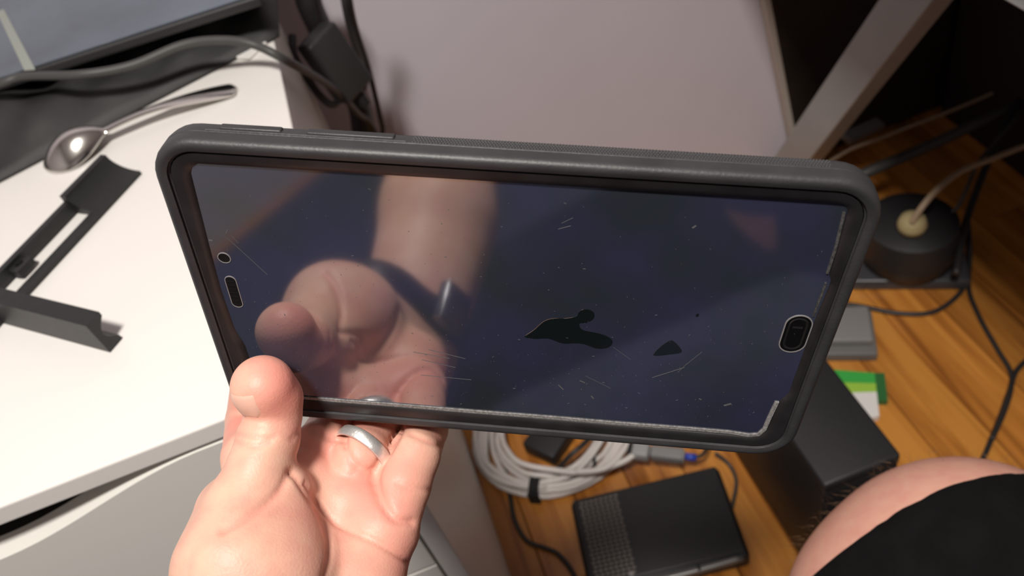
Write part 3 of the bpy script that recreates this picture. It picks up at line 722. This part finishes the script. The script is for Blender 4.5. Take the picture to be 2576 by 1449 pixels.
# ------------------------------------------------------------------ person (signed-distance body)
def surfnet(Fv, org, h):
    s = Fv < 0
    nx, ny, nz_ = Fv.shape
    cs = np.zeros((nx-1, ny-1, nz_-1), np.int8)
    for i in (0, 1):
        for j in (0, 1):
            for k in (0, 1): cs += s[i:nx-1+i, j:ny-1+j, k:nz_-1+k]
    act = (cs > 0) & (cs < 8)
    idx = -np.ones(act.shape, np.int64); C = np.argwhere(act); idx[act] = np.arange(len(C))
    acc = np.zeros((len(C), 3)); cnt = np.zeros(len(C))
    cor = [(i, j, k) for i in (0, 1) for j in (0, 1) for k in (0, 1)]
    for a in cor:
        for ax_ in range(3):
            if a[ax_] == 1: continue
            b_ = list(a); b_[ax_] = 1
            fa = Fv[C[:, 0]+a[0], C[:, 1]+a[1], C[:, 2]+a[2]]; fb = Fv[C[:, 0]+b_[0], C[:, 1]+b_[1], C[:, 2]+b_[2]]
            m_ = (fa < 0) != (fb < 0)
            t_ = np.where(m_, fa/(fa-fb+1e-20), 0)
            p = np.array(a, float)[None]+t_[:, None]*(np.array(b_, float)-np.array(a, float))[None]
            acc[m_] += p[m_]; cnt[m_] += 1
    V = (acc/cnt[:, None]+C)*h+np.array(org)
    Q = []
    for ax_ in range(3):
        sl0 = [slice(None)]*3; sl1 = [slice(None)]*3; sl0[ax_] = slice(0, -1); sl1[ax_] = slice(1, None)
        a = s[tuple(sl0)]; b_ = s[tuple(sl1)]
        E_ = np.argwhere(a != b_)
        o1, o2 = [(1, 2), (2, 0), (0, 1)][ax_]
        ok = (E_[:, o1] > 0) & (E_[:, o2] > 0) & (E_[:, o1] < Fv.shape[o1]-1) & (E_[:, o2] < Fv.shape[o2]-1)
        E_ = E_[ok]; inside = a[E_[:, 0], E_[:, 1], E_[:, 2]]
        def cell(d1, d2):
            c = E_.copy(); c[:, o1] += d1; c[:, o2] += d2; return idx[c[:, 0], c[:, 1], c[:, 2]]
        q = np.stack([cell(-1, -1), cell(0, -1), cell(0, 0), cell(-1, 0)], 1)
        q[~inside] = q[~inside][:, ::-1]; Q.append(q)
    return V, np.concatenate(Q)
def smin(a, b_, k):
    h = np.clip(.5+.5*(b_-a)/k, 0, 1); return b_*(1-h)+a*h-k*h*(1-h)
class SDF:
    def __init__(s, lo_, hi_, h):
        s.lo = np.array(lo_); s.h = h; s.n = np.ceil((np.array(hi_)-s.lo)/h).astype(int)+1
    def new(s): return np.full(tuple(s.n), .05)
    def cap(s, G, a, b_, ra, rb, k, flat=None):
        a = np.array(a, float); b_ = np.array(b_, float); mrg = max(ra, rb)+.012+k
        i0 = np.clip(np.floor((np.minimum(a, b_)-mrg-s.lo)/s.h).astype(int), 0, s.n); i1 = np.clip(np.ceil((np.maximum(a, b_)+mrg-s.lo)/s.h).astype(int)+1, 0, s.n)
        if np.any(i1 <= i0): return
        g = np.stack(np.meshgrid(*[s.lo[d]+s.h*np.arange(i0[d], i1[d]) for d in range(3)], indexing='ij'), -1)
        ab = b_-a; t_ = np.clip(((g-a)@ab)/(ab@ab+1e-12), 0, 1)
        v = g-a-t_[..., None]*ab
        if flat is not None:
            fn, fs = flat; fn = np.array(fn)/np.linalg.norm(fn); v = v+fn*((v@fn)*(1/fs-1))[..., None]
        d = np.linalg.norm(v, axis=-1)-(ra+t_*(rb-ra))
        sub = G[i0[0]:i1[0], i0[1]:i1[1], i0[2]:i1[2]]
        sub[...] = smin(sub, d, k)
    def chain(s, pts, k=.002, G=None):
        G = s.new() if G is None else G
        for p, q in zip(pts[:-1], pts[1:]): s.cap(G, p[0], q[0], p[1], q[1], k)
        return G
S = SDF((-.205, -.012, .672), (.0, .312, .885), .0012)
TH = [((-0.0853, 0.2260, 0.8354), .0122), ((-0.0852, 0.2252, 0.8278), .0117), ((-0.0865, 0.2216, 0.8225), .0099), ((-0.0914, 0.2156, 0.8191), .0118), ((-0.0981, 0.2061, 0.8149), .0122), ((-0.1065, 0.1957, 0.8096), .0152), ((-0.1127, 0.1791, 0.8055), .0215)]
IX = [((-0.1096, 0.2157, 0.7926), .0125), ((-0.1098, 0.2324, 0.7921), .0122), ((-0.1159, 0.2685, 0.7738), .0112), ((-0.1025, 0.2670, 0.7988), .0100), ((-0.0783, 0.2594, 0.8215), .0092), ((-0.0601, 0.2531, 0.8334), .0082)]
MD = [((-0.0912, 0.2190, 0.7831), .0125), ((-0.0819, 0.2293, 0.7841), .0122), ((-0.0788, 0.2518, 0.7685), .0115), ((-0.0652, 0.2514, 0.7946), .0100), ((-0.0442, 0.2453, 0.8197), .0092), ((-0.0282, 0.2402, 0.8338), .0082)]
RG = [((-0.0767, 0.2093, 0.7788), .0120), ((-0.0666, 0.2182, 0.7827), .0120), ((-0.0600, 0.2426, 0.7645), .0112), ((-0.0503, 0.2444, 0.7880), .0100), ((-0.0324, 0.2394, 0.8114), .0092), ((-0.0168, 0.2345, 0.8259), .0082)]
PK = [((-0.0618, 0.1891, 0.7742), .0115), ((-0.0538, 0.2020, 0.7761), .0118), ((-0.0455, 0.2127, 0.7775), .0108), ((-0.0396, 0.2337, 0.7638), .0098), ((-0.0311, 0.2345, 0.7853), .0090), ((-0.0173, 0.2307, 0.8042), .0078)]
WR = (-0.1272, 0.1385, 0.7632); WR = (WR[0], WR[1]-.004, WR[2]-.024)
WRa = np.array(WR)
FA = np.array((-0.1504, 0.0471, 0.7897))+np.array((0, -.004, -.018))
ELB = FA+(FA-WRa)/np.linalg.norm(FA-WRa)*.13
palm = S.new()
PC = [(-0.0910, 0.2087, 0.7899), (-0.0796, 0.1977, 0.7799), (-0.0688, 0.1850, 0.7738)]
S.cap(palm, (-0.1062, 0.2114, 0.7970), (-0.0914, 0.2146, 0.7872), .0130, .0125, .004)
S.cap(palm, (-0.0923, 0.2153, 0.7850), (-0.0742, 0.2015, 0.7742), .0130, .0125, .006)
S.cap(palm, (-0.0767, 0.2024, 0.7763), (-0.0654, 0.1883, 0.7717), .0130, .0135, .006)
S.cap(palm, (-0.0701, 0.1879, 0.7710), (-0.0836, 0.1733, 0.7668), .0150, .0185, .006)       # little finger side
S.cap(palm, (-0.0836, 0.1733, 0.7668), np.array(WR)+np.array([.012, .012, -.004]), .0185, .0190, .008)
S.cap(palm, (-0.0932, 0.2028, 0.7783), (-0.1014, 0.1813, 0.7734), .0150, .0190, .008)
S.cap(palm, (-0.1000, 0.2093, 0.7926), (-0.1059, 0.1826, 0.7856), .0130, .0190, .008)
S.cap(palm, (-0.0978, 0.2000, 0.8033), (-0.1037, 0.1732, 0.7961), .0150, .0200, .005)       # thumb ball
S.cap(palm, (-0.1143, 0.2005, 0.8026), (-0.1203, 0.1805, 0.7993), .0150, .0180, .008)
S.cap(palm, (-0.1125, 0.1751, 0.8002), WR, .0240, .0225, .010)
S.cap(palm, (-0.0999, 0.1786, 0.7778), WR, .0190, .0225, .010)
S.cap(palm, WR, FA, .0245, .0330, .012)
S.cap(palm, WRa+np.array([.012, .004, -.010]), FA+np.array([.010, .004, -.012]), .0205, .0300, .012)
S.cap(palm, FA, ELB, .0330, .0400, .012)
Gh = palm
for ch, k in ((TH, .0035), (IX, .0020), (MD, .0012), (RG, .0010), (PK, .0010)):
    g = S.chain(ch, .0016); Gh = smin(Gh, g, k)
V, Q = surfnet(Gh, S.lo, S.h)
# relax a little
def relax(V, Q, it=4):
    e = np.concatenate([Q[:, [0, 1]], Q[:, [1, 2]], Q[:, [2, 3]], Q[:, [3, 0]]])
    for _ in range(it):
        A = np.zeros_like(V); n_ = np.zeros(len(V))
        for a, b_ in ((0, 1), (1, 0)):
            np.add.at(A, e[:, a], V[e[:, b_]]); np.add.at(n_, e[:, a], 1)
        V = V*.5+.5*A/n_[:, None]
    return V
V = relax(V, Q, 2)
def normals(V, Q):
    n_ = np.cross(V[Q[:, 2]]-V[Q[:, 0]], V[Q[:, 3]]-V[Q[:, 1]]); N = np.zeros_like(V)
    for k in range(4): np.add.at(N, Q[:, k], n_)
    return N/(np.linalg.norm(N, axis=1)[:, None]+1e-12)
N = normals(V, Q)
PNX = np.array((-0.0522, -0.7002, 0.7120))        # outward direction of the palm
CREASES = [  # polyline, depth, width
 ([(-0.0897, 0.2091, 0.8016), (-0.0880, 0.2029, 0.7956), (-0.0857, 0.1956, 0.7886), (-0.0859, 0.1890, 0.7821), (-0.0860, 0.1777, 0.7850), (-0.0921, 0.1715, 0.7785)], .0016, .0013),
 ([(-0.0865, 0.2049, 0.7977), (-0.0840, 0.1956, 0.7888), (-0.0807, 0.1906, 0.7841), (-0.0742, 0.1853, 0.7794), (-0.0676, 0.1802, 0.7748), (-0.0604, 0.1729, 0.7681)], .0014, .0011),
 ([(-0.0983, 0.2117, 0.8316), (-0.0910, 0.2083, 0.8288), (-0.0861, 0.2070, 0.8278)], .0006, .0011),
 ([(-0.0998, 0.2099, 0.8298), (-0.0941, 0.2070, 0.8273), (-0.0881, 0.2063, 0.8270)], .0006, .0011),
 ([(-0.0824, 0.1907, 0.8262), (-0.0893, 0.1869, 0.8219), (-0.0998, 0.1847, 0.8190), (-0.1128, 0.1839, 0.8173)], .0012, .0016),
 ([(-0.0802, 0.2045, 0.8259), (-0.0777, 0.2052, 0.8267), (-0.0747, 0.2056, 0.8274)], .0005, .0010),
 ([(-0.0545, 0.2001, 0.7813), (-0.0493, 0.1968, 0.7785), (-0.0435, 0.1945, 0.7766)], .0007, .0011),
 ([(-0.0426, 0.2119, 0.7937), (-0.0364, 0.2072, 0.7895), (-0.0324, 0.2049, 0.7876)], .0007, .0011),
 ([(-0.0470, 0.2204, 0.7877), (-0.0527, 0.2170, 0.7840), (-0.0584, 0.2144, 0.7810), (-0.0624, 0.2078, 0.7813), (-0.0632, 0.1998, 0.7803), (-0.0624, 0.1939, 0.7746), (-0.0600, 0.1903, 0.7713), (-0.0549, 0.1880, 0.7693)], .0018, .0017),
 ([(-0.0669, 0.2291, 0.7920), (-0.0703, 0.2263, 0.7891), (-0.0714, 0.2244, 0.7870)], .0018, .0015),
 ([(-0.0816, 0.2342, 0.7918), (-0.0768, 0.2281, 0.7904), (-0.0707, 0.2257, 0.7884)], .0012, .0013),
 ([(-0.0709, 0.2233, 0.7889), (-0.0702, 0.2166, 0.7851), (-0.0664, 0.2116, 0.7818), (-0.0617, 0.2108, 0.7815)], .0010, .0012),
 ([(-0.0682, 0.2122, 0.7851), (-0.0728, 0.2105, 0.7831), (-0.0767, 0.2130, 0.7853)], .0004, .0012),
]
def seg_d(P, poly, axis):
    axis = axis/np.linalg.norm(axis); best = np.full(len(P), 9.)
    pl = [p-axis*(p@axis) for p in map(np.array, poly)]; X = P-np.outer(P@axis, axis)
    for a, b_ in zip(pl[:-1], pl[1:]):
        ab = b_-a; t_ = np.clip(((X-a)@ab)/(ab@ab), 0, 1); best = np.minimum(best, np.linalg.norm(X-a-t_[:, None]*ab, axis=1))
    return best
face_out = (N@PNX) > .15
CAMP = np.array((0, 0, 1.066))
# perspective-free crease carving: distances are measured across the palm direction
tintc = np.zeros(len(V))
for poly, dep, wid in CREASES:
    pl = catmull(poly, 6)
    # sheet through the palm: distance measured across the line, limited to skin near it
    r_ = V-CAMP; rl = np.linalg.norm(r_, axis=1); dr = r_/rl[:, None]; best = np.full(len(V), 9.); dep_ = np.full(len(V), 9.)
    for a, b_ in zip(pl[:-1], pl[1:]):
        da = (a-CAMP); la = np.linalg.norm(da); da = da/la; db = (b_-CAMP)/np.linalg.norm(b_-CAMP); ab = db-da
        tt = np.clip(((dr-da)@ab)/(ab@ab+1e-15), 0, 1); d_ = np.linalg.norm(dr-da-tt[:, None]*ab, axis=1)*rl
        m_ = d_ < best; best[m_] = d_[m_]; dep_[m_] = la
    near = ((N*-dr).sum(1) > .05)*np.clip(1.6-np.abs(rl-dep_)/.022, 0, 1)
    g = np.exp(-(best/wid)**2)*near
    V = V-N*(g*dep)[:, None]; tintc = np.maximum(tintc, .5*g)
nh = len(V); VH = V
# redness of the finger ends and palm pads (blood, not light)
red = np.zeros(nh)
def blush(p, r_, a): 
    global red
    red = np.maximum(red, a*np.exp(-(np.linalg.norm(V-np.array(p), axis=1)/r_)**2))
blush((-0.0772, 0.2229, 0.8351), .014, 1.0); blush((-0.0771, 0.2237, 0.8442), .012, .7); blush((-0.0812, 0.2124, 0.8195), .008, .6); blush((-0.0832, 0.2229, 0.7875), .018, .8); blush((-0.0665, 0.2298, 0.7815), .016, .7)
blush((-0.0623, 0.1944, 0.7821), .022, .7); blush((-0.0635, 0.1753, 0.7703), .022, .6); blush((-0.0940, 0.1812, 0.8019), .018, .5); blush((-0.1134, 0.2499, 0.7978), .018, .7); blush((-0.0394, 0.2212, 0.7750), .012, .5); blush((-0.0810, 0.1809, 0.7745), .02, .5)
red = np.maximum(red, tintc*.9)

# lower body, upper arm and torso at a coarser grid (out of the picture except the knee)
B = SDF((-.48, -.62, .0), (.42, .36, 1.16), .008)
KN = np.array((0.2431, 0.1688, 0.4493)); K2 = np.array((0.2118, 0.1615, 0.4328)); HR = np.array((.10, -.40, .50)); HL = np.array((-.10, -.40, .50)); KL = np.array((-.34, -.06, .49))
LEGS = [(HR, K2, .090, .090), (K2, KN, .092, .0915), (HL, KL, .085, .064)]
HIPS = [((-.09, -.42, .56), (.09, -.42, .56), .12, .12)]
G = B.new()
for a, b_, ra, rb in LEGS+HIPS+[(KN, (.27, .13, .30), .085, .056), ((.27, .13, .30), (.28, .12, .05), .056, .040), ((.28, .12, .055), (.29, .27, .046), .034, .030),
                      (KL, KL+np.array([0, -.08, -.41]), .060, .042), (KL+np.array([0, -.08, -.41]), KL+np.array([-.02, .08, -.445]), .036, .030),
                      ((-.06, -.42, .56), (-.07, -.44, .95), .12, .11), ((.06, -.42, .56), (.07, -.44, .95), .12, .11), ((-.17, -.44, 1.02), (.17, -.44, 1.02), .06, .06),
                      ((-.19, -.43, 1.02), ELB, .055, .043), (ELB, FA, .040, .0325)]:
    B.cap(G, a, b_, ra, rb, .03)
V2, Q2 = surfnet(G, B.lo, B.h); V2 = relax(V2, Q2, 2)
Vp = np.concatenate([V, V2]); Qp = np.concatenate([Q, Q2+nh])
def skin():
    m = bpy.data.materials.new('skin'); m.use_nodes = True; nt = m.node_tree; b = nt.nodes['Principled BSDF']; Nn = nt.nodes.new; L = nt.links.new
    at = Nn('ShaderNodeAttribute'); at.attribute_name = 'redness'
    tc = Nn('ShaderNodeTexCoord'); nz = Nn('ShaderNodeTexNoise'); nz.inputs['Scale'].default_value = 95; nz.inputs['Detail'].default_value = 4; L(tc.outputs['Object'], nz.inputs['Vector'])
    cr = Nn('ShaderNodeValToRGB'); e = cr.color_ramp.elements
    e[0].position = .35; e[0].color = (0.68, 0.375, 0.285, 1); e[1].position = .65; e[1].color = (0.73, 0.455, 0.335, 1); L(nz.outputs[0], cr.inputs[0])
    mx = Nn('ShaderNodeMix'); mx.data_type = 'RGBA'; L(at.outputs['Fac'], mx.inputs[0]); L(cr.outputs[0], mx.inputs[6]); mx.inputs[7].default_value = (0.76, 0.265, 0.215, 1)
    L(mx.outputs[2], b.inputs['Base Color']); b.inputs['Roughness'].default_value = .47; b.inputs['Specular IOR Level'].default_value = .35
    b.inputs['Subsurface Weight'].default_value = .12; b.inputs['Subsurface Radius'].default_value = (1, .35, .2); b.inputs['Subsurface Scale'].default_value = .004
    n2 = Nn('ShaderNodeTexNoise'); n2.inputs['Scale'].default_value = 900; n2.inputs['Detail'].default_value = 3; L(tc.outputs['Object'], n2.inputs['Vector'])
    bn = Nn('ShaderNodeBump'); bn.inputs['Strength'].default_value = .22; bn.inputs['Distance'].default_value = .0006; L(n2.outputs[0], bn.inputs['Height']); L(bn.outputs[0], b.inputs['Normal'])
    return m
SKIN = skin()
me = bpy.data.meshes.new('person'); me.from_pydata(Vp.tolist(), [], Qp.tolist()); me.polygons.foreach_set('use_smooth', [True]*len(me.polygons)); me.materials.append(SKIN)
at = me.attributes.new('redness', 'FLOAT', 'POINT'); at.data.foreach_set('value', np.concatenate([red, np.full(len(V2), .28)]).astype(np.float32))
per = bpy.data.objects.new('person', me); COL.objects.link(per)
tag(per, 'seated person in black shorts holding up the tablet with one bare hand', 'person')

# thumb nail: a curved plate on the outer side of the thumb tip
from mathutils.bvhtree import BVHTree
bvh = BVHTree.FromPolygons([tuple(v) for v in V], [tuple(map(int, q)) for q in Q])
tip = np.array(TH[0][0]); up_ = tip-np.array(TH[2][0]); up_ /= np.linalg.norm(up_)
vw = CAMP-tip; vw /= np.linalg.norm(vw)
right_ = np.cross(up_, vw); right_ /= np.linalg.norm(right_); right_ *= np.sign(right_[0])
ndir = vw*.66-right_*.75; ndir -= up_*(ndir@up_); ndir /= np.linalg.norm(ndir)
side_ = np.cross(up_, ndir)
nv = []; nf = []; nu, nw_ = 12, 12
for i in range(nu+1):
    for j in range(nw_+1):
        u = i/nu; v = (j/nw_-.5)*2
        ww = .0066*(math.sqrt(max(.04, 1-.9*max(0, (.42-u)/.42)**2))-.12*max(0, (u-.8)/.2)**2)
        p = tip+up_*(-.0060+.0105*u-.0012*v*v*(1-u))+side_*(v*ww)+ndir*.03
        hit = bvh.ray_cast(Vector(p), Vector(-ndir), .06)[0]
        q = np.array(hit) if hit is not None else p-ndir*.02
        edge = max(abs(v), abs(u-.5)*2)
        nv.append(q+ndir*(.00028 if edge < .99 else -.0003))
for i in range(nu):
    for j in range(nw_): a = i*(nw_+1)+j; nf.append((a, a+1, a+nw_+2, a+nw_+1))
mesh('thumb_nail', nv, nf, mat('nail', (0.70, 0.425, 0.33), .33), per, True)

# clothing
B2 = SDF((-.50, -.64, .28), (.42, .32, .74), .006)
G2 = B2.new()
for a, b_, ra, rb in LEGS+HIPS: B2.cap(G2, a, b_, ra+.006, rb+.006, .03)
gx = np.stack(np.meshgrid(*[B2.lo[d]+B2.h*np.arange(B2.n[d]) for d in range(3)], indexing='ij'), -1)
hn = np.array(((0.0003, 0.9974, -0.1063))); hn = hn/np.linalg.norm(hn)
pl_r = np.where(gx[..., 0] > -.02, (gx-(KN+hn*.034))@hn, -1)
kd = (KL-HL)/np.linalg.norm(KL-HL); pl_l = np.where(gx[..., 0] < -.02, (gx-(KL+kd*.05))@kd, -1)
G2 = np.maximum(np.maximum(G2, pl_r), pl_l)
V3, Q3 = surfnet(G2, B2.lo, B2.h); V3 = relax(V3, Q3, 1)
V3 = V3+np.stack([.0016*np.sin(V3[:, 1]*60+V3[:, 0]*35)]*3, 1)*np.array([.3, .2, 1])
SHORT = mat('black_cotton', (0.0042, 0.0042, 0.0044), .95, spec=.15, var=.2, vscale=60, bump=.35, bscale=1100)
sh = mesh('shorts', V3, Q3, SHORT, per, True); sh['label'] = 'black cotton shorts'
B4 = SDF((-.36, -.62, .50), (.36, -.12, 1.14), .012); G4 = B4.new(); SHO = np.array((-.19, -.43, 1.02))
for a, b_, ra, rb in (((-.06, -.42, .60), (-.07, -.44, .95), .135, .125), ((.06, -.42, .60), (.07, -.44, .95), .135, .125), ((-.17, -.44, 1.02), (.17, -.44, 1.02), .070, .070), (SHO, SHO+(ELB-SHO)*.55, .070, .062)):
    B4.cap(G4, a, b_, ra, rb, .03)
V4, Q4 = surfnet(G4, B4.lo, B4.h); V4 = relax(V4, Q4, 2)
sh = mesh('shirt', V4, Q4, mat('dark_blue_cotton', (0.018, 0.020, 0.032), .9, bump=.3, bscale=900), per, True); sh['label'] = 'dark blue cotton shirt'
# leg hair along the knee
m_ = MB(); rng = random.Random(8)
legdir = np.array((.03, -.06, -.40)); 
cand = np.where((np.linalg.norm(V2-KN, axis=1) < .12) & ((V2-KN)@hn > .030) & (np.abs(normals(V2, Q2)@((KN-CAMP)/np.linalg.norm(KN-CAMP))) < .35))[0]
N2 = normals(V2, Q2)
for k in range(260):
    i = rng.choice(list(cand)); p = V2[i]+np.array([rng.uniform(-.006, .006) for _ in range(3)]); n_ = N2[i]
    d = n_*.6+np.array([rng.uniform(-.5, .5), rng.uniform(-.3, .3), -.6]); d = d/np.linalg.norm(d); l_ = rng.uniform(.005, .012)
    sd_ = np.cross(d, n_); sd_ = sd_/(np.linalg.norm(sd_)+1e-9)*.00007
    q = [p-sd_, p+sd_, p+d*l_+n_*.002]
    m_.add([tuple(v) for v in q]+[tuple(p+n_*.0003)], [(0, 1, 2), (1, 3, 2), (3, 0, 2)])
hr = m_.build('leg_hair', mat('hair_brown', (0.22, 0.12, 0.06), .5), per); tag(hr, 'fine brown leg hair', kind='stuff')

# silver ring on the ring finger
def band(C, axis, ru, rv, hgt, th, nvec):
    axis = Vector(axis).normalized(); u = Vector(nvec); u = (u-axis*u.dot(axis)).normalized(); v = axis.cross(u); C = Vector(C); n = 48; V = []; F = []
    for (dr, dz) in ((0, -.5), (.7, -.42), (1, 0), (.7, .42), (0, .5)):
        for k in range(n):
            t_ = 2*PI*k/n; V.append(C+u*math.cos(t_)*(ru+dr*th)+v*math.sin(t_)*(rv+dr*th)+axis*dz*hgt)
    for i in range(5):
        j = (i+1) % 5
        for k in range(n): F.append((i*n+k, i*n+(k+1) % n, j*n+(k+1) % n, j*n+k))
    return V, F
a0, a1 = np.array((-0.0702, 0.2162, 0.7812)), np.array((-0.0582, 0.2271, 0.7795))
rc = np.array((-0.0649, 0.2203, 0.7835))
raxis = (a1-a0)/np.linalg.norm(a1-a0)
V, F = band(rc, raxis, .0125, .0125, .0056, .0010, PNX)
tag(mesh('finger_ring', V, F, SILVER, None, True), 'plain silver ring on the ring finger below the tablet', 'ring')
# wristwatch
wt = empty('wristwatch', WR); tag(wt, 'black wristwatch on the wrist of the hand, seen mirrored in the screen', 'watch')
waxis = (FA-WRa)/np.linalg.norm(FA-WRa)
wc = WRa+waxis*.016+np.array([.005, .002, -.005])
wm = Matrix.Translation(-Vector(WR))
ru_ = np.array((.6, .2, -.8)); ru_ -= waxis*(ru_@waxis); ru_ /= np.linalg.norm(ru_); rv_ = np.cross(waxis, ru_)
rel = VH-wc; slab = np.abs(rel@waxis) < .006; rel = rel[slab]; sel = np.linalg.norm(rel, axis=1) < .06; rel = rel[sel]
wc = wc+rel.mean(0)-waxis*(rel.mean(0)@waxis); rel = VH[np.abs((VH-wc)@waxis) < .008]-wc; rel = rel[np.linalg.norm(rel, axis=1) < .055]
ang = np.arctan2(rel@rv_, rel@ru_); rad_ = np.hypot(rel@ru_, rel@rv_); nb = 48
rb_ = np.array([(lambda i: np.percentile(rad_[i], 60) if len(i) else .03)(np.where(np.abs((ang-2*PI*k/nb+PI) % (2*PI)-PI) < .14)[0]) for k in range(nb)])
rb_ = sum(np.roll(rb_, j) for j in (-2, -1, 0, 1, 2))/5
Vs = []; Fs = []
for (dr, dz) in ((.0004, -.5), (.0028, -.46), (.0034, 0), (.0028, .46), (.0004, .5)):
    for k in range(nb):
        t_ = 2*PI*k/nb; Vs.append(wc+(ru_*math.cos(t_)+rv_*math.sin(t_))*(rb_[k]+dr)+waxis*dz*.021-WRa)
for i in range(5):
    j = (i+1) % 5
    for k in range(nb): Fs.append((i*nb+k, i*nb+(k+1) % nb, j*nb+(k+1) % nb, j*nb+k))
mesh('strap', Vs, Fs, mat('watch_strap', (0.018, 0.018, 0.020), .55), wt, True)
bdir = np.array((.85, .2, .1)); bdir = bdir-waxis*(bdir@waxis); bdir /= np.linalg.norm(bdir)
ys = np.cross(waxis, bdir)
mx = Matrix([[waxis[i], ys[i], bdir[i], (wc+bdir*(rb_.mean()+.002))[i]] for i in range(3)]+[[0, 0, 0, 1]])
MB().box((-.012, -.011, -.002), (.012, .011, .005), .0015).xf(wm @ mx).build('buckle', mat('buckle_steel', (.25, .25, .26), .3, 1.0), wt, True)
bd2 = -(bdir); mx = Matrix([[waxis[i], -ys[i], bd2[i], (wc+bd2*(rb_.mean()+.003))[i]] for i in range(3)]+[[0, 0, 0, 1]])
MB().box((-.019, -.017, -.004), (.019, .017, .008), .003).xf(wm @ mx).build('watch_body', BLACKP, wt, True)
